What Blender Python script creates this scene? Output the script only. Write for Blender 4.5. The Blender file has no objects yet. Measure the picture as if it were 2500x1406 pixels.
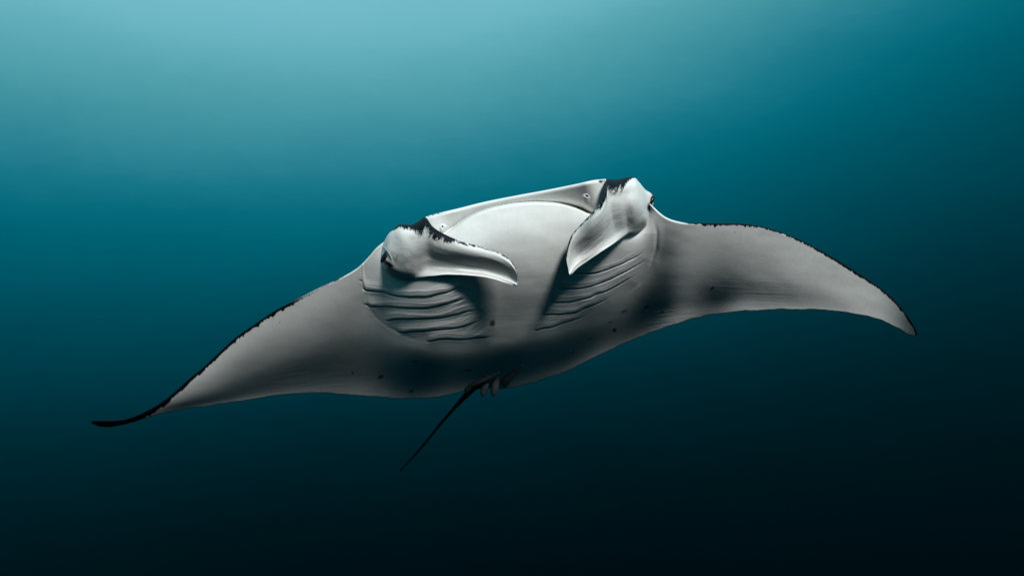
import bpy, math
import numpy as np

sc = bpy.context.scene
R = math.radians

# ------------------------------------------------------------------ camera
LENS, SENSOR = 24.0, 36.0
cam_d = bpy.data.cameras.new('camera')
cam = bpy.data.objects.new('camera', cam_d)
sc.collection.objects.link(cam)
cam_d.lens = LENS
cam_d.sensor_width = SENSOR
cam_d.clip_start = 0.05
cam_d.clip_end = 500.0
cam.location = (0, 0, 0)
cam.rotation_euler = (R(90), 0, 0)
sc.camera = cam

# ------------------------------------------------------------------ view
sc.view_settings.view_transform = 'Standard'
sc.view_settings.look = 'None'
sc.view_settings.exposure = 0.0
sc.view_settings.gamma = 1.0
sc.view_settings.use_curve_mapping = False
sc.cycles.use_denoising = True
sc.cycles.max_bounces = 6

# ------------------------------------------------------------------ sun
SUN_AZ, SUN_EL = 13.0, 28.0          # behind the camera, to its right; stands in for a pair of flashes
sun_d = bpy.data.lights.new('sun', 'SUN')
sun_d.energy = 4.25
sun_d.angle = R(8.0)
sun_d.color = (0.99, 1.0, 0.97)
sun = bpy.data.objects.new('sun', sun_d)
sc.collection.objects.link(sun)
ca, sa, ce, se = math.cos(R(SUN_AZ)), math.sin(R(SUN_AZ)), math.cos(R(SUN_EL)), math.sin(R(SUN_EL))
from mathutils import Vector, Matrix
to_sun = Vector((sa * ce, -ca * ce, se))
sun.rotation_euler = to_sun.to_track_quat('Z', 'Y').to_euler()


# ------------------------------------------------------------------ numeric helpers
def pchip(x, y, q):
    """monotone cubic through (x, y) sampled at q; y may carry trailing axes"""
    x = np.asarray(x, float); y = np.asarray(y, float); q = np.asarray(q, float)
    h = np.diff(x)
    hs = h.reshape((-1,) + (1,) * (y.ndim - 1))
    dl = np.diff(y, axis=0) / hs
    m = np.zeros_like(y)
    if len(x) > 2:
        w1 = 2 * hs[1:] + hs[:-1]; w2 = hs[1:] + 2 * hs[:-1]
        a, b = dl[:-1], dl[1:]
        ok = (a * b) > 0
        with np.errstate(divide='ignore', invalid='ignore'):
            t = (w1 + w2) / (w1 / a + w2 / b)
        m[1:-1] = np.where(ok, t, 0)
    m[0], m[-1] = dl[0], dl[-1]
    i = np.clip(np.searchsorted(x, q, side='right') - 1, 0, len(x) - 2)
    hh = h[i].reshape((-1,) + (1,) * (y.ndim - 1))
    s = np.clip((q - x[i]) / h[i], 0, 1).reshape(hh.shape)
    s2, s3 = s * s, s * s * s
    return ((2 * s3 - 3 * s2 + 1) * y[i] + (s3 - 2 * s2 + s) * hh * m[i]
            + (-2 * s3 + 3 * s2) * y[i + 1] + (s3 - s2) * hh * m[i + 1])


def spline(x, y, q):
    """Catmull-Rom style cubic (smooth through humps)"""
    x = np.asarray(x, float); y = np.asarray(y, float); q = np.asarray(q, float)
    m = np.gradient(y, x, axis=0)
    h = np.diff(x)
    i = np.clip(np.searchsorted(x, q, side='right') - 1, 0, len(x) - 2)
    sh = (-1,) + (1,) * (y.ndim - 1)
    hh = h[i].reshape(sh)
    s = np.clip((q - x[i]) / h[i], 0, 1).reshape(sh)
    s2, s3 = s * s, s * s * s
    return ((2 * s3 - 3 * s2 + 1) * y[i] + (s3 - 2 * s2 + s) * hh * m[i]
            + (-2 * s3 + 3 * s2) * y[i + 1] + (s3 - s2) * hh * m[i + 1])


def sstep(a, b, x):
    t = np.clip((x - a) / (b - a), 0, 1)
    return t * t * (3 - 2 * t)


def vnoise(x, y, seed=0):
    """smooth 2-D value noise in 0..1"""
    x = np.asarray(x, float); y = np.asarray(y, float)
    xi = np.floor(x).astype(np.int64); yi = np.floor(y).astype(np.int64)
    fx = x - xi; fy = y - yi
    fx = fx * fx * (3 - 2 * fx); fy = fy * fy * (3 - 2 * fy)

    def hsh(a, b):
        n = (a * 374761393 + b * 668265263 + seed * 974634777) & 0xFFFFFFFF
        n = ((n ^ (n >> 13)) * 1274126177) & 0xFFFFFFFF
        return ((n ^ (n >> 16)) & 0xFFFF) / 65535.0
    a = hsh(xi, yi); b = hsh(xi + 1, yi); c = hsh(xi, yi + 1); d = hsh(xi + 1, yi + 1)
    return (a * (1 - fx) + b * fx) * (1 - fy) + (c * (1 - fx) + d * fx) * fy


def fbm(x, y, seed=0, n=3):
    v = 0; a = 1; t = 0
    for k in range(n):
        v = v + a * vnoise(x * 2 ** k, y * 2 ** k, seed + 17 * k); t += a; a *= 0.55
    return v / t


def poly_sd(x, y, pts):
    """signed distance to a closed polygon, positive inside"""
    p = np.asarray(pts, float)
    d = np.full(x.shape, 1e18)
    ins = np.zeros(x.shape, bool)
    for k in range(len(p)):
        (ax, ay), (bx, by) = p[k], p[(k + 1) % len(p)]
        ex, ey = bx - ax, by - ay
        wx, wy = x - ax, y - ay
        t = np.clip((wx * ex + wy * ey) / (ex * ex + ey * ey + 1e-9), 0, 1)
        d = np.minimum(d, (wx - t * ex) ** 2 + (wy - t * ey) ** 2)
        c = ((ay > y) != (by > y)) & (x < (bx - ax) * (y - ay) / (by - ay + 1e-12) + ax)
        ins ^= c
    return np.where(ins, 1, -1) * np.sqrt(d)


# points on the animal: camera bearings (bx to the right, by downwards, in fine units of the
# lens) with a chosen range in metres, turned into positions in the world
UNIT = SENSOR / LENS / 2500.0


def world(bx, by, rng):
    bx = np.asarray(bx, float); by = np.asarray(by, float); rng = np.asarray(rng, float)
    return np.stack([(bx - 1250) * UNIT * rng, rng + 0 * bx, (703 - by) * UNIT * rng], -1)


def smooth_mesh(name, verts, quads, mat, parent, attrs=None, tris=None):
    me = bpy.data.meshes.new(name)
    nq = len(quads); nt = 0 if tris is None else len(tris)
    me.vertices.add(len(verts))
    me.vertices.foreach_set('co', np.ascontiguousarray(verts, dtype=np.float32).ravel())
    idx = quads.ravel()
    tot = np.full(nq, 4)
    if nt:
        idx = np.concatenate([idx, np.asarray(tris).ravel()]); tot = np.concatenate([tot, np.full(nt, 3)])
    me.loops.add(len(idx))
    me.loops.foreach_set('vertex_index', idx.astype(np.int32))
    me.polygons.add(len(tot))
    st = np.concatenate([[0], np.cumsum(tot)[:-1]])
    me.polygons.foreach_set('loop_start', st.astype(np.int32))
    me.polygons.foreach_set('use_smooth', np.ones(len(tot), bool))
    me.update(calc_edges=True)
    me.validate()
    for k, v in (attrs or {}).items():
        at = me.attributes.new(k, 'FLOAT', 'POINT')
        at.data.foreach_set('value', np.ascontiguousarray(v, dtype=np.float32).ravel())
    me.materials.append(mat)
    o = bpy.data.objects.new(name, me)
    sc.collection.objects.link(o)
    if parent is not None:
        o.parent = parent
        o.matrix_parent_inverse.identity()
        me.transform(Matrix.Translation(-Vector(parent_world(parent))))
    return o


def parent_world(p):
    v = Vector(p.location)
    while p.parent is not None:
        p = p.parent; v = v + Vector(p.location)
    return v


def grid_quads(nu, nv, off=0, flip=False):
    i, j = np.meshgrid(np.arange(nu - 1), np.arange(nv - 1), indexing='ij')
    a = off + i * nv + j
    q = np.stack([a, a + 1, a + nv + 1, a + nv], -1).reshape(-1, 4)
    return q[:, ::-1] if flip else q


# ------------------------------------------------------------------ open water all round
def srgb(*c):
    return [((v / 255 + 0.055) / 1.055) ** 2.4 if v > 10 else v / 255 / 12.92 for v in c]


w = bpy.data.worlds.new('World'); sc.world = w
w.use_nodes = True
nt = w.node_tree
for n in list(nt.nodes):
    nt.nodes.remove(n)


def N(tree, typ, **kw):
    n = tree.nodes.new(typ)
    for k, v in kw.items():
        if k.startswith('i_'):
            n.inputs[int(k[2:])].default_value = v
        else:
            setattr(n, k, v)
    return n


def math_n(tree, op, a, b=None, c=None, clamp=False):
    n = tree.nodes.new('ShaderNodeMath'); n.operation = op; n.use_clamp = clamp
    for k, v in enumerate((a, b, c)):
        if v is None:
            continue
        if isinstance(v, (int, float)):
            n.inputs[k].default_value = v
        else:
            tree.links.new(v, n.inputs[k])
    return n.outputs[0]


tc = N(nt, 'ShaderNodeTexCoord')
sep = N(nt, 'ShaderNodeSeparateXYZ')
nt.links.new(tc.outputs['Generated'], sep.inputs[0])
X, Z = sep.outputs[0], sep.outputs[2]
# the water is brightest along one bearing, ahead to the left, and dims to the sides; mirrored behind as added fill light
LA = R(28)
flat = math_n(nt, 'SQRT', math_n(nt, 'MAXIMUM', math_n(nt, 'SUBTRACT', 1.0, math_n(nt, 'MULTIPLY', Z, Z)), 0.0))
toward = math_n(nt, 'ADD', math_n(nt, 'MULTIPLY', X, -math.sin(LA)), math_n(nt, 'MULTIPLY', sep.outputs[1], math.cos(LA)))
q = math_n(nt, 'MULTIPLY', math_n(nt, 'SUBTRACT', flat, math_n(nt, 'ABSOLUTE', toward)), 0.42)
q = math_n(nt, 'SMOOTH_MIN', q, 0.26, 0.06)
low = N(nt, 'ShaderNodeMapRange', clamp=True)
nt.links.new(Z, low.inputs[0])
low.inputs[1].default_value = -0.40; low.inputs[2].default_value = 0.35; low.inputs[3].default_value = 0.38; low.inputs[4].default_value = 1.10
q = math_n(nt, 'MULTIPLY', q, low.outputs[0])
tt = math_n(nt, 'ADD', math_n(nt, 'SUBTRACT', Z, q), 0.016)
nz = N(nt, 'ShaderNodeTexNoise'); nz.inputs['Scale'].default_value = 5.0; nz.inputs['Detail'].default_value = 3.0
mp = N(nt, 'ShaderNodeMapping'); mp.inputs['Scale'].default_value = (1, 1, 2.5)
nt.links.new(tc.outputs['Generated'], mp.inputs[0]); nt.links.new(mp.outputs[0], nz.inputs['Vector'])
tt = math_n(nt, 'ADD', tt, math_n(nt, 'MULTIPLY', math_n(nt, 'SUBTRACT', nz.outputs[0], 0.5), 0.030))
nz2 = N(nt, 'ShaderNodeTexNoise'); nz2.inputs['Scale'].default_value = 34.0; nz2.inputs['Detail'].default_value = 4.0
nt.links.new(mp.outputs[0], nz2.inputs['Vector'])
tt = math_n(nt, 'ADD', tt, math_n(nt, 'MULTIPLY', math_n(nt, 'SUBTRACT', nz2.outputs[0], 0.5), 0.016))
ramp_in = math_n(nt, 'ADD', math_n(nt, 'MULTIPLY', tt, 0.5), 0.5)     # -1..1 -> 0..1
ramp = N(nt, 'ShaderNodeValToRGB')
nt.links.new(ramp_in, ramp.inputs[0])
WATER = [(-1.0, srgb(0, 3, 6)), (-0.55, srgb(0, 6, 10)), (-0.42, srgb(0, 12, 17)), (-0.318, srgb(0, 20, 25)),
         (-0.244, srgb(0, 28, 35)), (-0.165, srgb(0, 41, 50)), (-0.08, srgb(0, 59, 71)), (0.0, srgb(0, 78, 92)),
         (0.086, srgb(0, 99, 114)), (0.141, srgb(20, 116, 132)), (0.195, srgb(50, 135, 148)), (0.27, srgb(80, 158, 168)),
         (0.36, srgb(112, 184, 196)), (0.55, srgb(142, 207, 218)), (0.8, srgb(172, 224, 233)), (1.0, srgb(188, 233, 240))]
xs = np.array([a for a, _ in WATER]); cs = np.array([c for _, c in WATER])
stops = np.concatenate([[-1, -0.6], np.linspace(-0.45, 0.45, 25), [0.58, 0.72, 0.86, 1.0]])
cols = np.clip(pchip(xs, cs, stops) * np.array([1.0, 1.0, 1.035]), 0, 1)
el = ramp.color_ramp.elements
while len(el) > 1:
    el.remove(el[-1])
el[0].position = 0; el[0].color = (*cols[0], 1)
for s_, c_ in zip(stops[1:], cols[1:]):
    e = el.new((s_ + 1) / 2); e.color = (*c_, 1)
bg = N(nt, 'ShaderNodeBackground'); bg.inputs[1].default_value = 1.0
nt.links.new(ramp.outputs[0], bg.inputs[0])
wo = N(nt, 'ShaderNodeOutputWorld')
nt.links.new(bg.outputs[0], wo.inputs[0])


# ------------------------------------------------------------------ materials
def skin_material(name, light=(0.66, 0.66, 0.645), dark=(0.004, 0.006, 0.009), rough=0.5, bump=0.14):
    m = bpy.data.materials.new(name); m.use_nodes = True
    t = m.node_tree
    b = t.nodes['Principled BSDF']
    co = N(t, 'ShaderNodeTexCoord')
    at = N(t, 'ShaderNodeAttribute', attribute_name='pigment')
    fine = N(t, 'ShaderNodeTexNoise'); fine.inputs['Scale'].default_value = 260; fine.inputs['Detail'].default_value = 3
    t.links.new(co.outputs['Object'], fine.inputs['Vector'])
    broad = N(t, 'ShaderNodeTexNoise'); broad.inputs['Scale'].default_value = 7; broad.inputs['Detail'].default_value = 8
    broad.inputs['Roughness'].default_value = 0.7
    t.links.new(co.outputs['Object'], broad.inputs['Vector'])
    st_map = N(t, 'ShaderNodeMapping'); st_map.inputs['Scale'].default_value = (70, 12, 14)
    t.links.new(co.outputs['Object'], st_map.inputs[0])
    streak = N(t, 'ShaderNodeTexNoise'); streak.inputs['Scale'].default_value = 1.0; streak.inputs['Detail'].default_value = 4
    t.links.new(st_map.outputs[0], streak.inputs['Vector'])
    scuff = N(t, 'ShaderNodeTexNoise'); scuff.inputs['Scale'].default_value = 34; scuff.inputs['Detail'].default_value = 9
    scuff.inputs['Roughness'].default_value = 0.78; scuff.inputs['Distortion'].default_value = 0.6
    t.links.new(co.outputs['Object'], scuff.inputs['Vector'])
    tone_in = math_n(t, 'ADD', math_n(t, 'MULTIPLY', broad.outputs[0], 0.5), math_n(t, 'MULTIPLY', streak.outputs[0], 0.2))
    tone_in = math_n(t, 'ADD', tone_in, math_n(t, 'MULTIPLY', scuff.outputs[0], 0.3))
    p = math_n(t, 'ADD', at.outputs['Fac'], math_n(t, 'MULTIPLY', math_n(t, 'SUBTRACT', fine.outputs[0], 0.5), 0.5))
    mr = N(t, 'ShaderNodeMapRange'); mr.interpolation_type = 'SMOOTHSTEP'
    t.links.new(p, mr.inputs[0])
    mr.inputs[1].default_value = 0.15; mr.inputs[2].default_value = 0.85
    tone = N(t, 'ShaderNodeMapRange')
    t.links.new(tone_in, tone.inputs[0])
    tone.inputs[1].default_value = 0.3; tone.inputs[2].default_value = 0.7
    tone.inputs[3].default_value = 0.90; tone.inputs[4].default_value = 1.09
    mul = N(t, 'ShaderNodeVectorMath', operation='SCALE')
    mul.inputs[0].default_value = light
    t.links.new(tone.outputs[0], mul.inputs['Scale'])
    mix = N(t, 'ShaderNodeMix', data_type='RGBA')
    t.links.new(mr.outputs[0], mix.inputs['Factor'])
    t.links.new(mul.outputs[0], mix.inputs[6])
    mix.inputs[7].default_value = (*dark, 1)
    t.links.new(mix.outputs[2], b.inputs['Base Color'])
    b.inputs['Roughness'].default_value = rough
    b.inputs['Specular IOR Level'].default_value = 0.08
    bn = N(t, 'ShaderNodeTexNoise'); bn.inputs['Scale'].default_value = 70; bn.inputs['Detail'].default_value = 6
    bn.inputs['Roughness'].default_value = 0.7
    t.links.new(co.outputs['Object'], bn.inputs['Vector'])
    bp = N(t, 'ShaderNodeBump'); bp.inputs['Strength'].default_value = bump; bp.inputs['Distance'].default_value = 0.0035
    t.links.new(bn.outputs[0], bp.inputs['Height'])
    t.links.new(bp.outputs[0], b.inputs['Normal'])
    return m


def plain_material(name, col, rough, spec=0.5, alpha=None):
    m = bpy.data.materials.new(name); m.use_nodes = True
    t = m.node_tree; b = t.nodes['Principled BSDF']
    co = N(t, 'ShaderNodeTexCoord')
    nz_ = N(t, 'ShaderNodeTexNoise'); nz_.inputs['Scale'].default_value = 60
    t.links.new(co.outputs['Object'], nz_.inputs['Vector'])
    mr = N(t, 'ShaderNodeMapRange'); t.links.new(nz_.outputs[0], mr.inputs[0])
    mr.inputs[3].default_value = 0.75; mr.inputs[4].default_value = 1.2
    mul = N(t, 'ShaderNodeVectorMath', operation='SCALE'); mul.inputs[0].default_value = col
    t.links.new(mr.outputs[0], mul.inputs['Scale'])
    t.links.new(mul.outputs[0], b.inputs['Base Color'])
    b.inputs['Roughness'].default_value = rough
    b.inputs['Specular IOR Level'].default_value = spec
    return m


SKIN = skin_material('manta_skin')
FIN_SKIN = skin_material('manta_fin_skin', bump=0.4)
EYE = plain_material('eye_black', (0.006, 0.007, 0.009), 0.22, 0.4)
TAIL = plain_material('tail_black', (0.0012, 0.0018, 0.0024), 0.8, 0.03)
PELVIC = plain_material('pelvic_skin', (0.070, 0.090, 0.090), 0.45, 0.3)

# ------------------------------------------------------------------ the manta ray
manta = bpy.data.objects.new('manta_ray', None)
sc.collection.objects.link(manta)
manta.location = world(1265, 640, 3.1).tolist()
manta.empty_display_size = 0.3
manta['label'] = 'white-bellied manta ray gliding in open water with dark-edged wings and curled head fins'
manta['category'] = 'manta ray'

# ---- outline of the disc
TOP = [(222, 1029), (228, 1026.5), (247, 1026), (280, 1026), (310, 1022), (335, 1013), (356, 1003), (394, 981), (431, 951.7),
       (466, 920), (497, 895), (528.6, 865.6), (575.5, 823), (622, 790.5), (669, 759), (725.7, 729.5), (794.5, 695),
       (826, 681), (872.7, 654), (901, 626), (918, 606), (935, 592), (965, 572), (1000, 556), (1020, 545), (1039, 530), (1068, 521),
       (1116, 509.6), (1180, 493.6), (1260, 477.6), (1340, 463), (1404, 450), (1461, 438.6), (1479, 437.5), (1500, 448),
       (1520, 458), (1560, 479), (1580, 492), (1595, 505), (1610, 519), (1625, 530), (1646, 538.5), (1679, 544), (1742, 544.5), (1805, 545.4),
       (1850, 551), (1895, 562.5), (1955, 585.6), (2000, 609), (2045, 634.5), (2105, 672), (2150, 702), (2186, 733.5),
       (2210, 762), (2228, 787.5), (2236, 803), (2239, 814)]
BOT = [(222, 1031), (228, 1035), (247, 1041), (262.6, 1042.5), (294, 1038), (325, 1030), (356, 1020), (394, 1009.6), (450, 998.6), (513, 989),
       (591, 977), (669, 966), (732, 959.5), (779, 958.5), (841.5, 962), (904, 967), (950, 970.6), (987, 973), (1025, 972),
       (1062, 969), (1099, 962), (1129, 955), (1160, 951), (1195, 949), (1229, 948), (1261, 945), (1273.6, 940.7), (1323, 927), (1386, 904.6),
       (1450, 872), (1550, 827), (1610, 804), (1670, 785), (1700, 775.5), (1754, 766), (1799, 760.5), (1850, 757.8),
       (1925, 755.4), (1985, 756), (2045, 760.5), (2105, 771), (2144, 778.5), (2165, 789), (2195, 802.5), (2225, 820),
       (2235, 821.5), (2239, 818)]
# where the belly begins: the front edge of the wings and the lower lip between them
ANCH = [(222, 1029), (310, 1022), (394, 981), (466, 920), (528.6, 865.6), (622, 790.5), (725.7, 729.5), (826, 681), (901, 626),
        (940, 604), (1000, 597), (1050, 588), (1089, 570), (1132, 540), (1164, 522), (1212, 506.5), (1260, 498), (1308, 495), (1340, 496),
        (1372, 499), (1404, 507.5), (1436, 521), (1480, 533), (1540, 530), (1595, 512), (1610, 519), (1646, 538.5), (1679, 544), (1742, 544.5),
        (1805, 545.4), (1850, 551), (1895, 562.5), (1955, 585.6), (2000, 609), (2045, 634.5), (2105, 672), (2150, 702),
        (2186, 733.5), (2210, 762), (2228, 787.5), (2236, 803), (2239, 814)]
RANGE = [(222, 3.80), (300, 3.73), (400, 3.64), (500, 3.52), (600, 3.40), (700, 3.26), (800, 3.12), (900, 2.97), (1000, 2.85),
         (1089, 2.80), (1180, 2.755), (1265, 2.735), (1350, 2.735), (1440, 2.75), (1540, 2.760), (1600, 2.755), (1700, 2.748), (1800, 2.78),
         (1900, 2.83), (2000, 2.89), (2100, 2.96), (2200, 3.04), (2239, 3.07)]
# backward rake of the underside (metres back per metre down) from front edge to rear edge
VK = [0, .15, .3, .45, .6, .72, .82, .91, 1]
RAKE = {
    222: [1.25, 1.43, 1.46, 1.46, 1.46, 2.42, 1.97, 1.73, 1.71],
    300: [1.25, 1.43, 1.46, 1.46, 1.46, 2.42, 1.97, 1.73, 1.71],
    400: [0.82, 0.96, 1.24, 0.92, 1.08, 2.19, 2.22, 2.33, 1.55],
    450: [0.81, 0.75, 1.19, 1.31, 1.26, 1.75, 1.88, 2.28, 1.17],
    500: [0.88, 0.55, 1.08, 1.27, 1.11, 1.56, 1.64, 2.07, 0.94],
    550: [0.89, 0.64, 1.13, 1.31, 1.22, 1.55, 1.61, 1.81, 0.90],
    600: [0.89, 0.82, 1.26, 1.40, 1.36, 1.64, 1.68, 1.65, 1.04],
    650: [0.90, 1.00, 1.26, 1.38, 1.49, 1.75, 1.74, 1.72, 1.24],
    700: [0.93, 1.06, 1.24, 1.36, 1.59, 1.80, 1.79, 1.73, 1.40],
    750: [0.93, 1.02, 1.22, 1.43, 1.67, 1.84, 1.82, 1.69, 1.47],
    800: [0.93, 1.02, 1.27, 1.50, 1.73, 1.86, 1.83, 1.68, 1.49],
    850: [0.96, 1.08, 1.37, 1.51, 1.73, 1.81, 1.81, 1.69, 1.53],
    900: [1.03, 1.21, 1.46, 1.46, 1.71, 1.76, 1.79, 1.61, 1.45],
    950: [0.32, 0.70, 1.21, 1.10, 1.52, 1.83, 1.94, 1.71, 1.43],
    1000: [-0.26, 0.24, 1.08, 1.32, 1.18, 1.88, 2.15, 1.97, 1.53],
    1050: [-0.30, 0.04, 0.99, 1.40, 1.19, 1.75, 2.17, 2.08, 1.60],
    1100: [-0.30, -0.01, 0.96, 1.38, 1.35, 1.73, 2.14, 2.15, 1.62],
    1150: [-0.29, 0.21, 1.05, 1.39, 1.48, 1.46, 2.10, 2.21, 1.63],
    1200: [-0.18, 0.38, 1.02, 1.32, 1.43, 1.26, 2.04, 2.23, 1.74],
    1250: [-0.06, 0.36, 0.90, 1.21, 1.41, 1.26, 2.16, 2.34, 2.00],
    1300: [0.08, 0.32, 0.84, 1.19, 1.49, 1.31, 2.42, 2.64, 2.09],
    1350: [0.14, 0.42, 0.86, 1.21, 1.64, 1.53, 2.60, 2.75, 1.81],
    1400: [0.08, 0.51, 0.94, 1.27, 1.79, 1.81, 2.65, 2.65, 1.36],
    1450: [0.01, 0.54, 1.22, 1.50, 1.75, 2.11, 2.62, 2.42, 1.09],
    1500: [0.11, 0.70, 1.62, 1.74, 1.82, 2.24, 2.39, 1.98, 0.86],
    1550: [0.64, 1.16, 1.72, 1.64, 1.70, 1.83, 1.80, 1.31, 0.69],
    1600: [1.06, 1.42, 1.45, 1.09, 1.21, 1.41, 1.52, 1.18, 0.99],
    1650: [0.87, 0.91, 0.91, 1.11, 1.49, 1.79, 2.02, 1.77, 1.71],
    1700: [0.94, 1.19, 1.37, 1.66, 2.06, 2.22, 2.27, 1.81, 1.52],
    1750: [0.99, 1.22, 1.44, 1.56, 1.69, 1.69, 1.57, 1.03, 0.76],
    1800: [0.98, 1.11, 1.27, 1.29, 1.28, 1.41, 1.29, 1.01, 0.80],
    1850: [0.95, 1.02, 1.07, 1.15, 1.26, 1.32, 1.33, 1.13, 0.92],
    1900: [0.90, 0.91, 0.94, 1.02, 1.07, 1.25, 1.28, 1.07, 0.84],
    2000: [0.83, 0.84, 0.84, 0.87, 0.92, 1.09, 1.07, 1.03, 0.78],
    2100: [0.79, 0.81, 0.80, 0.81, 0.71, 0.85, 0.82, 0.85, 0.75],
    2239: [0.79, 0.81, 0.80, 0.81, 0.71, 0.85, 0.82, 0.85, 0.75],
}
NU, NV, ND = 1500, 380, 40
uu = np.linspace(0, 1, NU)
cx = 222 + 2017 * (0.86 * uu + 0.14 * (1 - np.cos(np.pi * uu)) / 2)
T = lambda tab: (np.array([a for a, _ in tab]), np.array([b for _, b in tab]))
ytop = pchip(*T(TOP), cx); ybot = pchip(*T(BOT), cx); yan = pchip(*T(ANCH), cx); r0 = spline(*T(RANGE), cx)


def blur(a, x, sig):
    """gaussian blur of a(x, ...) along its first axis; x uneven"""
    xr = np.arange(x[0], x[-1] + .1, 4.0)
    ar = np.stack([np.interp(xr, x, a.reshape(len(x), -1)[:, k]) for k in range(int(np.prod(a.shape[1:]) or 1))], 1)
    n = int(3 * sig / 4) + 1
    ker = np.exp(-.5 * (np.arange(-n, n + 1) * 4 / sig) ** 2); ker /= ker.sum()
    lo = 2 * ar[:1] - ar[n:0:-1]; hi = 2 * ar[-1:] - ar[-2:-n - 2:-1]
    pad = np.concatenate([lo, ar, hi])
    out = sum(k_ * pad[i:i + len(ar)] for i, k_ in enumerate(ker))
    return np.stack([np.interp(x, xr, out[:, k]) for k in range(out.shape[1])], 1).reshape(a.shape)


yan = np.maximum(yan, ytop)
yan_s = blur(yan, cx, 22); ybot_s = blur(ybot, cx, 22)
# the trailing edge is a little ragged, as the fin margins are
ragged = (vnoise(cx / 23, cx * 0 + 3, 5) - .5) * 2.4 + (vnoise(cx / 7, cx * 0, 9) - .5) * 1.2
fade = sstep(222, 500, cx) * (1 - sstep(2150, 2239, cx))
ybot = ybot + ragged * fade * 0.8
ww = np.linspace(0, 1, NV)
vv = 0.65 * ww + 0.35 * (1 - np.cos(np.pi * ww)) / 2
Y = ytop[:, None] + (ybot - ytop)[:, None] * vv[None, :]
Xg = np.repeat(cx[:, None], NV, 1)

st = sorted(RAKE)
vf = np.linspace(0, 1, 161)
tab = np.array([pchip(VK, RAKE[k], vf) for k in st])          # station x v
S = spline(st, tab, cx)                                       # column x v
yr = np.arange(400.0, 1080.0, 2.0)
vr = np.clip((yr[None, :] - yan_s[:, None]) / np.maximum(ybot_s - yan_s, 8)[:, None], 0, 1) * 160
i0 = np.minimum(vr.astype(int), 159); fr = vr - i0
rows = np.arange(NU)[:, None]
Sr = blur(S[rows, i0] * (1 - fr) + S[rows, i0 + 1] * fr, cx, 24)
Sr = Sr / np.maximum(1 - Sr * (yr[None, :] - 703) * UNIT, .25)   # true rake seen along spreading sight lines
C = np.concatenate([np.zeros((NU, 1)), np.cumsum((Sr[:, 1:] + Sr[:, :-1]), 1)], 1)      # step 2 / 2


def at_y(y):
    f = np.clip((y - yr[0]) / 2.0, 0, len(yr) - 1.001); j = f.astype(int); g = f - j
    return C[rows, j] * (1 - g) + C[rows, j + 1] * g


C = blur(np.log(r0)[:, None] + (C - at_y(yan_s[:, None])) * UNIT, cx, 32)      # no ridges along the body
D = np.exp(at_y(Y))
PX = UNIT * D                                                  # metres per unit here
# upper jaw above the lip: stands back behind the lip, leans forward to the rim
inlip = sstep(1060, 1110, cx) * (1 - sstep(1425, 1470, cx))
up = np.maximum(yan[:, None] - Y, 0)
above = sstep(0, 4, up)
gap = (0.038 * inlip)[:, None]
lean = (1.05 * inlip + 0.3 * (1 - inlip))[:, None]
inhead = (sstep(1000, 1060, cx) * (1 - sstep(1480, 1520, cx)))[:, None]
gap2 = (0.030 * inlip * (1 + 2.2 * sstep(1330, 1430, cx)))[:, None] * np.exp(-up / 6.0) * (up > 0)
D = D + above * gap + gap2 - lean * np.clip(up - 4, 0, None) * PX * inhead
# rounded lip
lip_e = np.clip((Y - yan[:, None]) / 6.0, 0, 1)
D = D + np.where(Y >= yan[:, None], 0.011 * inlip[:, None] * (1 - np.sqrt(np.clip(1 - (1 - lip_e) ** 2, 0, 1))), 0.011 * inlip[:, None])

# ---- throat: the branchial basket bulges out of the disc
THROAT = [(905, 615), (886, 690), (889, 722), (905, 763), (945, 797), (1000, 826), (1060, 842), (1130, 842), (1210, 846), (1310, 838),
          (1390, 810), (1440, 785), (1500, 752), (1560, 700), (1600, 640), (1614, 570), (1605, 520), (1560, 330), (1270, 250), (950, 330)]
sd = poly_sd(Xg, Y, THROAT)
bulge = 0.022 * sstep(-14, 52, sd) + 0.030 * sstep(0, 150, sd)
D = D - bulge
# the disc stands back where the head fins root
D = D + .17 * np.exp(-((Xg - 1550) / 33) ** 2 - ((Y - 512) / 48) ** 2) + .05 * np.exp(-((Xg - 985) / 45) ** 2 - ((Y - 605) / 50) ** 2)

# ---- gill slits: overlapping flaps, free edge standing proud of a dark crease
GL = [
    [(883.6, 686), (887, 702), (895, 709), (911, 710.5), (930, 714), (954, 720), (978, 724), (1002, 726), (1034, 725.6), (1074, 718), (1098, 712), (1116, 704)],
    [(896, 744), (906, 749), (922, 749.6), (946, 749), (970, 751), (994, 753), (1026, 753), (1058, 750), (1090, 743), (1114, 735), (1132, 730)],
    [(947.6, 784), (962, 781.6), (986, 779), (1018, 779), (1050, 779), (1082, 776), (1106, 770), (1130, 764), (1156, 758)],
    [(976, 812), (988, 813), (1002, 811), (1034, 808), (1066, 805.6), (1098, 804), (1130, 797), (1162, 786)],
    [(1048, 834), (1063, 832), (1077, 829), (1090, 827.5), (1109, 829), (1130, 830), (1146, 828), (1167, 826), (1186, 824)]]
GR = [
    [(1393, 670), (1418, 669.5), (1439, 669), (1458, 665.6), (1482, 657.6), (1506, 649), (1530, 639), (1562, 621.6), (1585, 600)],
    [(1373, 707), (1386, 706), (1410, 705.6), (1431, 702), (1458, 694), (1482, 685.6), (1506, 674), (1538, 657), (1570, 637.6), (1589, 621.6)],
    [(1354, 740), (1375, 738), (1394, 737), (1418, 731), (1442, 725.6), (1458, 717), (1474, 713), (1506, 697), (1530, 684), (1560, 664)],
    [(1332, 769), (1349, 768), (1368, 769), (1386, 765.6), (1405, 763), (1426, 754), (1450, 745), (1474, 734), (1500, 717)],
    [(1312, 807), (1327, 802), (1346, 799), (1370, 791), (1394, 783), (1418, 775), (1440, 763)]]
gill = np.zeros_like(D)
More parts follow.
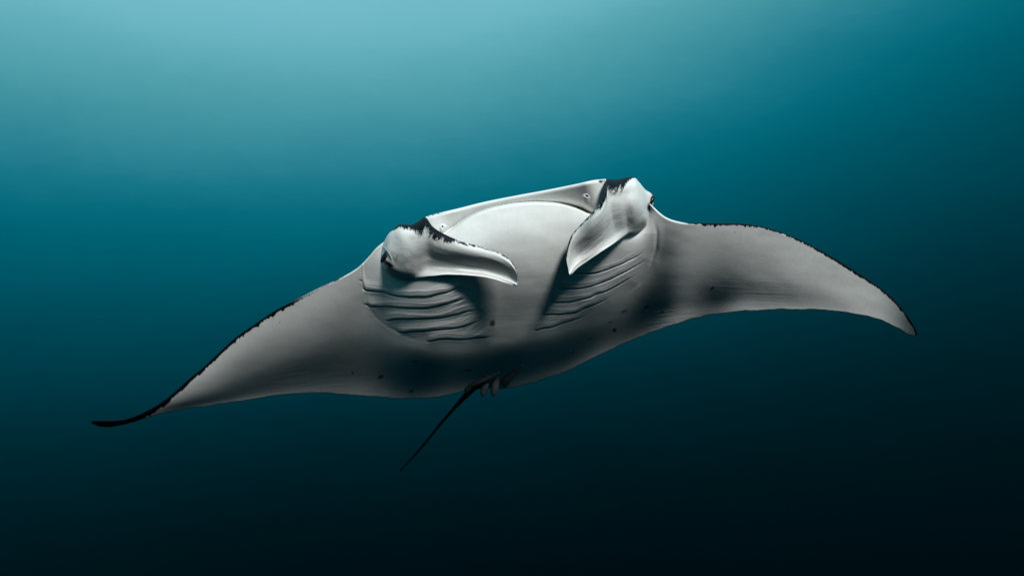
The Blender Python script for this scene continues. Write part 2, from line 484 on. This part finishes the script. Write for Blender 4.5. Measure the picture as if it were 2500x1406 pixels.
for side_, lines in ((0, GL), (1, GR)):
    for k, ln in enumerate(lines):
        lx, ly = np.array([p[0] for p in ln], float), np.array([p[1] for p in ln], float)
        m = (cx > lx[0] - 14) & (cx < lx[-1] + 22)
        c = cx[m]
        f = pchip(lx, ly, np.clip(c, lx[0], lx[-1]))
        f = f + (fbm(c / 26, c * 0 + k * 7.3, 81 + side_, 2) - .5) * 3.0
        sl = np.gradient(f, c)
        f = f + np.where(c < lx[0], (c - lx[0]) * 0.3, 0) + np.where(c > lx[-1], (c - lx[-1]) * (-.3 if side_ == 0 else -.6), 0)
        en = sstep(lx[0] - 12, lx[0] + 10, c) * (1 - sstep(lx[-1] - 22, lx[-1] + 18, c) if side_ == 0 else 1 - sstep(lx[-1] - 62, lx[-1] + 2, c))
        dist = (Y[m] - f[:, None]) / np.sqrt(1 + sl ** 2)[:, None]
        sp = 26.0 if side_ == 0 else 30.0
        h = 0.0085 if side_ == 0 else 0.0065
        roll = 6.0 if side_ == 0 else 3.5
        # each flap swells towards its free edge, rolls under, and the next one starts behind it
        rise = sstep(-sp * 1.15, -roll * .6, dist) * (dist < 0)
        edge = np.sqrt(np.clip(1 - np.clip(1 + dist / roll, 0, 1) ** 2, 0, 1))
        step = h * rise * edge
        crease = -0.007 * np.exp(-((dist - .6) / 1.3) ** 2)
        lipl = (0.0014 if side_ == 0 else 0.0006) * np.exp(-((dist - 4.0) / 1.8) ** 2)
        fold = 0.0016 * np.exp(-((dist + 11 + 3 * np.sin(c / 31 + k)[:, None]) / 2.4) ** 2)
        dip = lipl
        for u_, (o1, a1) in enumerate(((-17, .0012), (-6.5, .0013), (9, .0010))):
            wob = 5 * (vnoise(c / 45, c * 0 + u_ + 3.1 * k, 91 + side_) - .5)[:, None]
            on = sstep(.35, .65, vnoise(c / 60, c * 0 + 5.7 * u_ + k, 95 + side_))[:, None]
            fold = fold + a1 * on * np.exp(-((dist - o1 + wob) / 1.7) ** 2)
        gill[m] += en[:, None] * (step + dip + crease + fold)
# the creases that bound the throat
for pts_, dep, wid_ in (([(1598, 530), (1604, 570), (1602, 608), (1587, 652), (1560, 692), (1520, 728)], .0035, 5.0),
                        ([(884, 668), (887, 705), (897, 745), (918, 775), (950, 799), (1000, 824), (1050, 838)], .0022, 4.5)):
    best = np.full(D.shape, 1e9)
    for (ax, ay), (bx_, by_) in zip(pts_[:-1], pts_[1:]):
        ex, ey = bx_ - ax, by_ - ay
        tq = np.clip(((Xg - ax) * ex + (Y - ay) * ey) / (ex * ex + ey * ey), 0, 1)
        best = np.minimum(best, (Xg - ax - tq * ex) ** 2 + (Y - ay - tq * ey) ** 2)
    x0_, x1_ = pts_[0], pts_[-1]
    ends = sstep(5, 45, np.hypot(Xg - x0_[0], Y - x0_[1])) * sstep(5, 60, np.hypot(Xg - x1_[0], Y - x1_[1]))
    gill -= dep * ends * np.exp(-best / wid_ ** 2) * (.5 + vnoise(Xg / 30, Y / 30, 88))
D = D - gill
# puckered inner ends of the left gills
pk = np.exp(-(((Xg - 1140 - (Y - 760) * 0.35) / 34) ** 2)) * sstep(690, 715, Y) * (1 - sstep(815, 845, Y))
rot = (Xg * 0.45 + Y * 0.9)
D = D - pk * 0.006 * (fbm(rot / 9, (Xg * .9 - Y * .45) / 40, 21, 3) - .5) * 2
# soft folds across the chest and throat
ch = sstep(0, 60, sd) * sstep(560, 640, Y)
D = D - ch * 0.0003 * (fbm(Xg / 70, Y / 9 + Xg / 90, 31, 3) - .5) * 2
D = D - sstep(0, 30, sd) * sstep(0, 20, Y - yan[:, None]) * 0.006 * (fbm(Xg / 90, Y / 60, 37, 2) - .5)
# fin-ray ripples in the right wing, faint ones in the left
rp = np.exp(-(((Xg - 1880) / 130) ** 2 + ((Y - 712 - (Xg - 1880) * .06) / 34) ** 2))
D = D - rp * 0.0009 * (fbm(Xg / 85, (Y - Xg * .03) / 4.2, 3, 2) - .5)
wv = np.exp(-(((Xg - 850) / 180) ** 2 + ((Y - 930) / 30) ** 2)) + np.exp(-(((Xg - 1640) / 130) ** 2 + ((Y - 775) / 25) ** 2))
D = D - wv * 0.0022 * (fbm(Xg / 60, (Y + Xg * .12) / 5, 41, 2) - .5)
# gentle unevenness everywhere
D = D - 0.005 * (fbm(Xg / 120, Y / 70, 51, 3) - .5)
# nostril flaps on the upper jaw
nost = np.zeros_like(D); hole = np.zeros_like(D)
for nx_, ny_, rr in ((1082, 557, 9.0), (1430, 484, 10.0)):
    tail_ = 24 if nx_ > 1300 else 15
    dx, dy = (Xg - nx_), (Y - ny_)
    dyy = np.where(dy > 0, dy * rr / tail_, dy)
    rad = np.sqrt(dx ** 2 + dyy ** 2) / rr
    nost += 0.011 * (1 - sstep(0.45, 1.15, rad))
    hx, hy = (nx_ - 1.5, ny_ - 3.5) if nx_ < 1300 else (nx_ + 2.5, ny_ - 5)
    a = R(25)
    ddx = (Xg - hx) * math.cos(a) + (Y - hy) * math.sin(a); ddy = -(Xg - hx) * math.sin(a) + (Y - hy) * math.cos(a)
    hr = np.sqrt((ddx / (2.6 if nx_ < 1300 else 4.6)) ** 2 + (ddy / (2.6 if nx_ < 1300 else 2.4)) ** 2)
    hole += 1 - sstep(0.5, 1.1, hr)
D = D - nost + 0.030 * hole
# rounded front and rear margins
rf = np.where((cx > 1040) & (cx < 1480), 0.017, 0.010)
rf = np.minimum(rf, 0.25 * (ybot - ytop) * UNIT * r0)
q_ = np.clip((Y - ytop[:, None]) * PX / rf[:, None], 0, 1)
D = D + 1.3 * rf[:, None] * (1 - np.sqrt(np.clip(1 - (1 - q_) ** 2, 0, 1)))
rb = np.minimum(0.005, 0.2 * (ybot - ytop) * UNIT * r0)
q_ = np.clip((ybot[:, None] - Y) * PX / rb[:, None], 0, 1)
D = D + rb[:, None] * (1 - np.sqrt(np.clip(1 - (1 - q_) ** 2, 0, 1)))

# ---- pigment of the underside
slope_top = np.gradient(ytop, cx)
e = (Y - ytop[:, None]) / np.sqrt(1 + slope_top ** 2)[:, None]
wL = [(222, 60), (300, 40), (340, 16), (380, 13), (431, 10), (500, 8.5), (575, 8), (660, 8), (725, 7), (790, 4.5), (830, 2.5), (875, 0), (1600, 0), (1660, 1.5),
      (1700, 4), (1760, 6), (1830, 5), (1900, 4.5), (2000, 6), (2080, 7), (2150, 6), (2239, 7)]
wd = pchip(*T(wL), cx)[:, None]
rag = (fbm(Xg / 7, Y / 30, 61, 4) - .5) * 2
spur = np.clip(vnoise(Xg / 5, Y / 60, 67) - .62, 0, 1) * 2.6
spur_on = np.exp(-(((Xg - 680) / 110) ** 2)) + 1.2 * np.exp(-(((Xg - 1770) / 80) ** 2)) + .15
wid = wd * (1 + 0.45 * rag + spur * spur_on * 1.0)
smoke = (vnoise(Xg / 2.2, Y / 2.2, 63) - .5) * np.minimum(2.4, wd * .5)
pig = (1 - sstep(-2.8, 2.8, e - wid + smoke)) * np.clip(wd / 3.0, 0, 1)
lite = np.exp(-(((Xg - 770) / 60) ** 2)) * 0.45                 # the margin thins out towards the head
pig = pig * (1 - lite)
SPOTS = [(1202, 789, 8, 9, 0), (1739, 704, 7.5, 3.2, -35), (1578, 749.5, 9, 3, -25), (1523, 760.5, 9, 2.5, -25), (1617, 761, 4.5, 3, -10),
         (1490, 787, 6, 2, -25), (1500, 806, 6, 6, 30), (1440, 827, 8, 2.2, -15), (930, 920, 8, 5, -30), (861, 911, 3.5, 2.8, 0),
         (1004, 955, 6, 4, -10), (1014, 882, 8, 2, 0), (1140, 903.5, 16, 2, -6), (1709, 716, 3.5, 1.2, 0), (1683, 748, 3, 1.2, 0), (683, 788, 2, 2, 0),
         (668, 779, 1.5, 1.3, 0), (1399, 860, 5, 2, -10), (1270, 884, 5, 1.5, 0), (1794, 567, 2, 1.5, 0)]
for sx, sy, ra, rb_, ang in SPOTS:
    a = R(ang)
    dx, dy = Xg - sx, Y - sy
    px_ = dx * math.cos(a) + dy * math.sin(a); py_ = -dx * math.sin(a) + dy * math.cos(a)
    rr = (np.abs(px_ / ra) ** 2.6 + np.abs(py_ / rb_) ** 2.6) ** (1 / 2.6) + (vnoise(Xg / 2.5, Y / 2.5, int(sx)) - .5) * .5
    pig = np.maximum(pig, (1 - sstep(0.55, 1.3, rr)) * 0.66)
# dark corner of the upper jaw beside the right horn and the far left end of the rim
jaw = np.exp(-(((Xg - 1468) / 12) ** 2 + ((Y - 443) / 5) ** 2)) * (0.5 + 0.9 * (fbm(Xg / 4, Y / 4, 77, 2) - .3))
pig = np.maximum(pig, np.clip(jaw, 0, 1))
pig = np.maximum(pig, hole * 0.9)  # shade inside the sunken nostril holes, painted in as dark colour
cr = np.exp(-((Xg - 1062) / 20) ** 2) * np.clip(1 - e / 7, 0, 1) * vnoise(Xg / 3, Y / 9, 71)
pig = np.maximum(pig, np.clip(cr * 1.1, 0, 1))

ventral = world(Xg, Y, D)
# ---- back (dorsal) surface, hidden behind the belly but closed and thick
fv = np.linspace(0, 1, ND)[1:-1]
Db_lin = D[:, :1] * (1 - fv) + D[:, -1:] * fv
th = np.minimum(0.62, 0.75 * (ybot - ytop) * UNIT * r0 * 1.6)
th *= sstep(222, 330, cx) * (1 - sstep(2190, 2239, cx)) + 0.02
Yb = ytop[:, None] + (ybot - ytop)[:, None] * fv
# back must lie behind the belly everywhere
vidx = np.clip(np.searchsorted(vv, fv), 0, NV - 1)
Db = D[:, vidx] + 0.012 * np.sin(np.pi * fv) + th[:, None] * np.sin(np.pi * fv) ** 0.8 * (1 - 0.45 * fv)
dorsal = world(np.repeat(cx[:, None], ND - 2, 1), Yb, Db)
nV = NU * NV
verts = np.concatenate([ventral.reshape(-1, 3), dorsal.reshape(-1, 3)])
qv = grid_quads(NU, NV)
vid = np.arange(nV).reshape(NU, NV)
did = nV + np.arange(NU * (ND - 2)).reshape(NU, ND - 2)
full = np.concatenate([vid[:, :1], did, vid[:, -1:]], 1)
qd = np.stack([full[:-1, :-1], full[1:, :-1], full[1:, 1:], full[:-1, 1:]], -1).reshape(-1, 4)
pigment = np.concatenate([pig.ravel(), np.ones(NU * (ND - 2))])
body = smooth_mesh('body', verts, np.concatenate([qv, qd]), SKIN, manta, {'pigment': pigment})


# ---- head fins: a fleshy head side that runs out into a rolled blade
TK = [0, .12, .3, .5, .7, .88, 1]


def head_fin(rails, shape, thick, pig_fn, relief_fn, lean_dn, forward, base0, ns=420, ntt=150):
    rails = np.array(rails, float)
    s = np.linspace(0, 1, ns)
    rail = pchip(rails[:, 0], rails[:, 1:], s)
    sk = [a for a, _ in shape]
    tb = np.array([b for _, b in shape], float)
    t = (1 - np.cos(np.pi * np.linspace(0, 1, ntt))) / 2
    tb = tb.copy(); on_ = np.interp(np.array(sk), [.5, .66, 1], [0, 1, 1])[:, None]
    flat_ = (tb[:, 1:2] * (1 - np.array(TK)) + tb[:, -1:] * np.array(TK))
    tb = tb + .22 * on_ * (flat_ - tb)
    tt_ = spline(TK, tb.T, t).T                                # shape rows x t
    F = spline(sk, tt_, s)                                     # s x t
    A, B = rail[:, :2], rail[:, 2:]
    Pxy = A[:, None, :] * (1 - t)[None, :, None] + B[:, None, :] * t[None, :, None]
    wdt = np.linalg.norm(B - A, axis=1)
    Xf, Yf = Pxy[..., 0], Pxy[..., 1]
    eA = wdt[:, None] * t[None, :]
    eB = wdt[:, None] * (1 - t)[None, :]
    F = F + 0.085 * sstep(.62, .95, s)[:, None]
    F = F + lean_dn * (t[None, :] - .78) * wdt[:, None] * UNIT * 2.65 * sstep(.05, .2, s)[:, None]
    F = F + 0.015 * (sstep(.86, 1, t)[None, :] * sstep(.5, .7, s)[:, None])
    F = F - forward * (sstep(base0, base0 + .15, s) * (1 - sstep(.62, .85, s)))[:, None]
    F = F - relief_fn(s[:, None], t[None, :], Xf, Yf, eA, eB)
    # rounded margins
    rA = np.minimum(pchip([0, .5, .7, 1], [10, 10, 5, 4], s), .4 * wdt)[:, None]
    rB = np.minimum(pchip([0, .5, .6, 1], [8, 6, 2.2, 1.6], s), .3 * wdt)[:, None]
    for ee, rr in ((eA, rA), (eB, rB)):
        q2 = np.clip(ee / np.maximum(rr, 1e-6), 0, 1)
        F = F + rr * UNIT * 2.6 * 1.2 * (1 - np.sqrt(np.clip(1 - (1 - q2) ** 2, 0, 1)))
    front = world(Xf, Yf, F)
    tk = pchip([a for a, _ in thick], [b for _, b in thick], s)[:, None]
    tk = np.minimum(tk, 4 * wdt[:, None] * UNIT * 2.6)
    prof = np.clip(1 - (2 * t - 1) ** 4, 0, 1) ** .5
    Bk = F + 0.002 + tk * prof[None, :]
    back = world(Xf[:, 1:-1], Yf[:, 1:-1], Bk[:, 1:-1])
    n = ns * ntt
    fid = np.arange(n).reshape(ns, ntt)
    bid = n + np.arange(ns * (ntt - 2)).reshape(ns, ntt - 2)
    full_ = np.concatenate([fid[:, :1], bid, fid[:, -1:]], 1)
    qf = np.stack([fid[:-1, :-1], fid[:-1, 1:], fid[1:, 1:], fid[1:, :-1]], -1).reshape(-1, 4)
    qb = np.stack([full_[:-1, :-1], full_[1:, :-1], full_[1:, 1:], full_[:-1, 1:]], -1).reshape(-1, 4)
    pg = np.clip(pig_fn(s[:, None], t[None, :], Xf, Yf, eA, eB), 0, 1)
    pgb = np.ones((ns, ntt - 2))
    o = smooth_mesh('cephalic_fin', np.concatenate([front.reshape(-1, 3), back.reshape(-1, 3)]), np.concatenate([qf, qb]),
                    FIN_SKIN, manta, {'pigment': np.concatenate([pg.ravel(), pgb.ravel()])})
    return o, (Xf, Yf, F)


L_RAILS = [
    (0, 930, 620, 930, 632), (.08, 934, 600, 932, 647), (.16, 945, 576, 942, 663), (.25, 960, 560, 960, 674), (.35, 978, 548, 985, 682),
    (.43, 1002, 548.5, 1009, 683), (.5, 1020, 541, 1028, 679), (.55, 1037.6, 530.4, 1045, 675.5), (.6, 1057, 553.6, 1065, 673),
    (.66, 1089, 573.6, 1095, 670.5), (.74, 1132, 591, 1136, 672), (.82, 1180, 604, 1178, 676), (.88, 1220, 617.6, 1210, 683.5),
    (.93, 1246, 636, 1236, 691.5), (.97, 1263, 664, 1252, 696), (1, 1266, 686, 1261, 698)]
L_SHAPE = [
    (0, [2.90] * 7),
    (.08, [2.86, 2.84, 2.83, 2.83, 2.84, 2.86, 2.89]),
    (.16, [2.80, 2.78, 2.77, 2.775, 2.79, 2.82, 2.87]),
    (.25, [2.76, 2.74, 2.735, 2.74, 2.765, 2.80, 2.855]),
    (.35, [2.745, 2.72, 2.71, 2.72, 2.75, 2.79, 2.84]),
    (.43, [2.735, 2.705, 2.695, 2.705, 2.74, 2.78, 2.82]),
    (.5, [2.725, 2.69, 2.68, 2.695, 2.735, 2.77, 2.78]),
    (.55, [2.715, 2.675, 2.665, 2.685, 2.73, 2.76, 2.75]),
    (.6, [2.685, 2.655, 2.65, 2.68, 2.73, 2.75, 2.73]),
    (.66, [2.655, 2.635, 2.635, 2.67, 2.72, 2.735, 2.705]),
    (.74, [2.625, 2.61, 2.612, 2.65, 2.70, 2.70, 2.672]),
    (.82, [2.60, 2.59, 2.595, 2.63, 2.672, 2.67, 2.645]),
    (.88, [2.59, 2.58, 2.59, 2.625, 2.658, 2.652, 2.628]),
    (.93, [2.585, 2.575, 2.59, 2.62, 2.64, 2.632, 2.61]),
    (.97, [2.585, 2.58, 2.592, 2.615, 2.625, 2.615, 2.60]),
    (1, [2.605] * 7)]


def l_pig(s, t, x, y, eA, eB):
    sx = s * 420
    w_ = np.interp(s, [0, .2, .28, .36, .42, .48, .55, .6, .66, .72, .8, .9, 1], [0, 0, 5, 9, 12, 26, 40, 30, 17, 9, 5, 4, 4])
    # hair-like streaks run down from the dark margin
    lean_ = sx + eA * .35
    str_ = vnoise(lean_ / 1.3, eA / 16, 3) * .5 + vnoise(lean_ / 3.1, eA / 22, 4) * .5 + vnoise(lean_ / 11, eA / 30, 5) * .7
    spk = vnoise(x / 2.0, y / 2.0, 6)
    p = 1.15 - sstep(-.55, .75, (eA / np.maximum(w_, 1e-3)) - .75 * str_ - .35 * spk + .05)
    p = p * (w_ > .5)
    fl = vnoise(sx / 3.0, t * 30, 8)                           # pale flecks along the blade
    p = p * np.where(s > .7, np.clip(.5 + 1.0 * (fl - .35), 0, 1), 1)
    # dark patch in front of and under the eye
    uu_ = (x - 949) * .80 + (y - 645) * .60; vv_ = -(x - 949) * .60 + (y - 645) * .80
    ex = .92 * np.exp(-((uu_ / 17) ** 2 + (vv_ / 7.5) ** 2))
    sp_ = np.exp(-(((x - 968) / 7) ** 2 + ((y - 630) / 15) ** 2)) * sstep(.62, .8, vnoise(x / 1.8, y / 1.8, 12))
    return np.maximum(np.maximum(p, np.clip(ex * 1.15, 0, .85)), sp_ * .8)


def l_rel(s, t, x, y, eA, eB):
    z = 0.0016 * (fbm(s * 16, t * 26, 14, 3) - .5) * sstep(.5, .66, s) * sstep(.3, .6, t) * 2
    z = z + 0.006 * (fbm(s * 9, t * 5, 15, 2) - .5)
    ring = ((x - 942) * .85 - (y - 623) * .53, (x - 942) * .53 + (y - 623) * .85)
    rr = np.sqrt((ring[0] / 7.5) ** 2 + (ring[1] / 22) ** 2)
    z = z + 0.004 * np.exp(-((rr - 1.1) / .22) ** 2) - 0.012 * np.exp(-(rr / .8) ** 2)
    return z


finL, (LX, LY, LF) = head_fin(L_RAILS, L_SHAPE, [(0, .12), (.3, .30), (.5, .26), (.58, .10), (.68, .03), (.85, .018), (1, .008)], l_pig, l_rel, .30, .012, .25)

R_RAILS = [
    (0, 1595.5, 486, 1595, 499), (.06, 1591, 474, 1591, 513), (.13, 1576, 463.5, 1586, 531), (.2, 1562, 447, 1581, 549), (.28, 1550, 434.8, 1567, 563),
    (.35, 1538, 432, 1549, 570.5), (.42, 1524, 434.4, 1535, 571), (.48, 1505, 438.6, 1522, 579), (.53, 1480, 437.6, 1508, 589),
    (.58, 1478, 462, 1494, 598), (.64, 1470, 490, 1475, 610), (.72, 1441, 524, 1450, 627), (.8, 1416, 550, 1428, 642),
    (.87, 1394, 577, 1412, 653), (.92, 1385, 604, 1404, 660), (.96, 1381, 632, 1398, 667), (1, 1386, 660, 1392, 672)]
R_SHAPE = [
    (0, [2.93] * 7),
    (.06, [2.89, 2.86, 2.85, 2.855, 2.865, 2.89, 2.93]),
    (.13, [2.83, 2.795, 2.785, 2.785, 2.805, 2.84, 2.89]),
    (.2, [2.77, 2.735, 2.725, 2.73, 2.755, 2.80, 2.87]),
    (.28, [2.735, 2.695, 2.685, 2.69, 2.725, 2.78, 2.85]),
    (.35, [2.715, 2.675, 2.665, 2.67, 2.71, 2.765, 2.81]),
    (.42, [2.705, 2.66, 2.655, 2.665, 2.705, 2.755, 2.78]),
    (.48, [2.695, 2.65, 2.645, 2.66, 2.70, 2.745, 2.755]),
    (.53, [2.685, 2.64, 2.635, 2.655, 2.70, 2.74, 2.74]),
    (.58, [2.67, 2.63, 2.63, 2.655, 2.705, 2.735, 2.725]),
    (.64, [2.645, 2.615, 2.62, 2.655, 2.705, 2.73, 2.71]),
    (.72, [2.62, 2.60, 2.605, 2.645, 2.695, 2.71, 2.685]),
    (.8, [2.605, 2.59, 2.597, 2.635, 2.675, 2.68, 2.66]),
    (.87, [2.60, 2.585, 2.597, 2.635, 2.66, 2.655, 2.637]),
    (.92, [2.60, 2.588, 2.60, 2.625, 2.64, 2.635, 2.62]),
    (.96, [2.605, 2.592, 2.60, 2.613, 2.622, 2.617, 2.608]),
    (1, [2.61] * 7)]


def r_pig(s, t, x, y, eA, eB):
    sx = s * 420
    w_ = np.interp(s, [0, .28, .34, .4, .46, .52, .56, .6, .66, .74, .82, .9, 1], [0, 0, 6, 12, 28, 36, 26, 18, 12, 6, 4, 7, 7])
    lean_ = sx - eA * .5
    str_ = vnoise(lean_ / 1.3, eA / 18, 23) * .6 + vnoise(lean_ / 3.3, eA / 24, 24) * .5 + vnoise(lean_ / 11, eA / 30, 25) * .6
    spk = vnoise(x / 2.0, y / 2.0, 26)
    p = 1.15 - sstep(-.55, .75, (eA / np.maximum(w_, 1e-3)) - .75 * str_ - .35 * spk + .05)
    p = p * (w_ > .5)
    fl = vnoise(sx / 3.0, t * 30, 28)
    p = p * np.where((s > .66) & (s < .86), np.clip(.5 + 1.0 * (fl - .35), 0, 1), 1)
    ex = np.exp(-(((x - 1586) / 7) ** 2 + ((y - 507) / 12) ** 2))
    sp_ = np.exp(-(((x - 1572) / 6) ** 2 + ((y - 508) / 9) ** 2)) * sstep(.5, .8, vnoise(x / 1.8, y / 1.8, 32)) * .5
    return np.maximum(np.maximum(p, np.clip(ex * 1.1, 0, .85)), sp_)


def r_rel(s, t, x, y, eA, eB):
    z = 0.0018 * (fbm(s * 12, t * 24, 34, 3) - .5) * sstep(.45, .6, s) * sstep(.2, .5, t) * 2
    z = z + 0.006 * (fbm(s * 9, t * 5, 35, 2) - .5)
    return z


finR, (RX, RY, RF) = head_fin(R_RAILS, R_SHAPE, [(0, .10), (.3, .28), (.5, .24), (.58, .10), (.68, .03), (.85, .018), (1, .008)], r_pig, r_rel, .26, .05, -.1)


# ---- eyes
def ball(name, centre, radii, axes, mat, parent, nu=28, nv=18):
    th_ = np.linspace(0, 2 * np.pi, nu, endpoint=False); ph = np.linspace(0, np.pi, nv)
    T_, P_ = np.meshgrid(th_, ph, indexing='ij')
    v = np.stack([np.cos(T_) * np.sin(P_) * radii[0], np.sin(T_) * np.sin(P_) * radii[1], np.cos(P_) * radii[2]], -1)
    v = v @ np.array(axes) + np.array(centre)
    i = np.arange(nu * nv).reshape(nu, nv); j = np.roll(i, -1, 0)
    qs = np.stack([i[:, :-1], j[:, :-1], j[:, 1:], i[:, 1:]], -1).reshape(-1, 4)
    return smooth_mesh(name, v.reshape(-1, 3), qs, mat, parent)


def surf_at(XX, YY, FF, x, y):
    k = np.argmin((XX - x) ** 2 + (YY - y) ** 2)
    return FF.ravel()[k]


def tilt(deg):
    a = R(deg); c, s = math.cos(a), math.sin(a)
    return [(c, 0, s), (0, 1, 0), (-s, 0, c)]


ball('eye', world(941.5, 623, surf_at(LX, LY, LF, 942, 623) - .001), (.0115, .014, .036), tilt(-32), EYE, finL)
ball('eye', world(1589.5, 491, surf_at(RX, RY, RF, 1588, 492) + .010), (.0095, .022, .026), tilt(-24), EYE, finR)


# ---- tail and pelvic fins
def tube(name, pts, rad, mat, parent, n=14, flat=1.0):
    pts = np.array(pts, float); m = len(pts)
    tg = np.gradient(pts, axis=0); tg /= np.linalg.norm(tg, axis=1)[:, None]
    up = np.array([0, 1, .2]); a = np.cross(tg, up); a /= np.linalg.norm(a, axis=1)[:, None]; b = np.cross(tg, a)
    an = np.linspace(0, 2 * np.pi, n, endpoint=False)
    v = pts[:, None] + np.array(rad)[:, None, None] * (np.cos(an)[None, :, None] * a[:, None] + flat * np.sin(an)[None, :, None] * b[:, None])
    i = np.arange(m * n).reshape(m, n); j = np.roll(i, -1, 1)
    qs = np.stack([i[:-1], j[:-1], j[1:], i[1:]], -1).reshape(-1, 4)
    vs = np.concatenate([v.reshape(-1, 3), pts[:1], pts[-1:]])
    t0 = [(m * n, j[0, k], i[0, k]) for k in range(n)]; t1 = [(m * n + 1, i[-1, k], j[-1, k]) for k in range(n)]
    return smooth_mesh(name, vs, qs, mat, parent, tris=t0 + t1)


def bot_range(x):
    k = int(np.argmin(np.abs(cx - x)))
    return float(D[k, -1])


rt = bot_range(1150)
k = np.linspace(0, 1, 40)
tx = pchip([0, .1, .4, .75, 1], [1172, 1145, 1091, 1024, 975], k)
ty = pchip([0, .1, .4, .75, 1], [930, 957, 1016, 1097, 1151], k)
tr = rt - .06 + k * 0.55
trad = pchip([0, .12, .3, .7, 1], [11, 7.5, 4.4, 2.8, 1.5], k) * UNIT * tr
tube('tail', world(tx, ty, tr), trad, TAIL, manta)


def lobe(name, pts, rad, rng0, rng1, mat, flat):
    k = np.linspace(0, 1, 24); ks = np.linspace(0, 1, len(pts))
    P = spline(ks, np.array(pts, float), k)
    rg = rng0 + (rng1 - rng0) * k
    rr = spline(np.linspace(0, 1, len(rad)), np.array(rad, float), k) * np.sqrt(np.clip(1 - np.clip((k - .8) / .2, 0, 1) ** 2, 0.0004, 1)) * UNIT * rng0
    return tube(name, world(P[:, 0], P[:, 1], rg), rr, mat, manta, n=20, flat=flat)


def body_at(x, y):
    return float(D.ravel()[np.argmin((Xg - x) ** 2 + (Y - y) ** 2)])


lobe('pelvic_fin', [(1216, 902), (1178, 919), (1149, 936), (1137, 958)], [9, 15, 13, 6], body_at(1216, 902) + .03, rt - .01, PELVIC, .3)
lobe('pelvic_fin', [(1272, 886), (1250, 905), (1236, 926), (1232, 945)], [8, 13, 11, 6], body_at(1272, 886) + .03, rt - .03, PELVIC, .3)
lobe('clasper', [(1190, 922), (1186, 940), (1181, 953), (1179, 966)], [6, 8, 8.5, 7], body_at(1190, 922) + .02, rt + .0, PELVIC, .8)
lobe('clasper', [(1214, 918), (1210, 938), (1207, 953), (1205, 965)], [6, 9, 9.5, 8], body_at(1214, 918) + .02, rt + .0, PELVIC, .8)
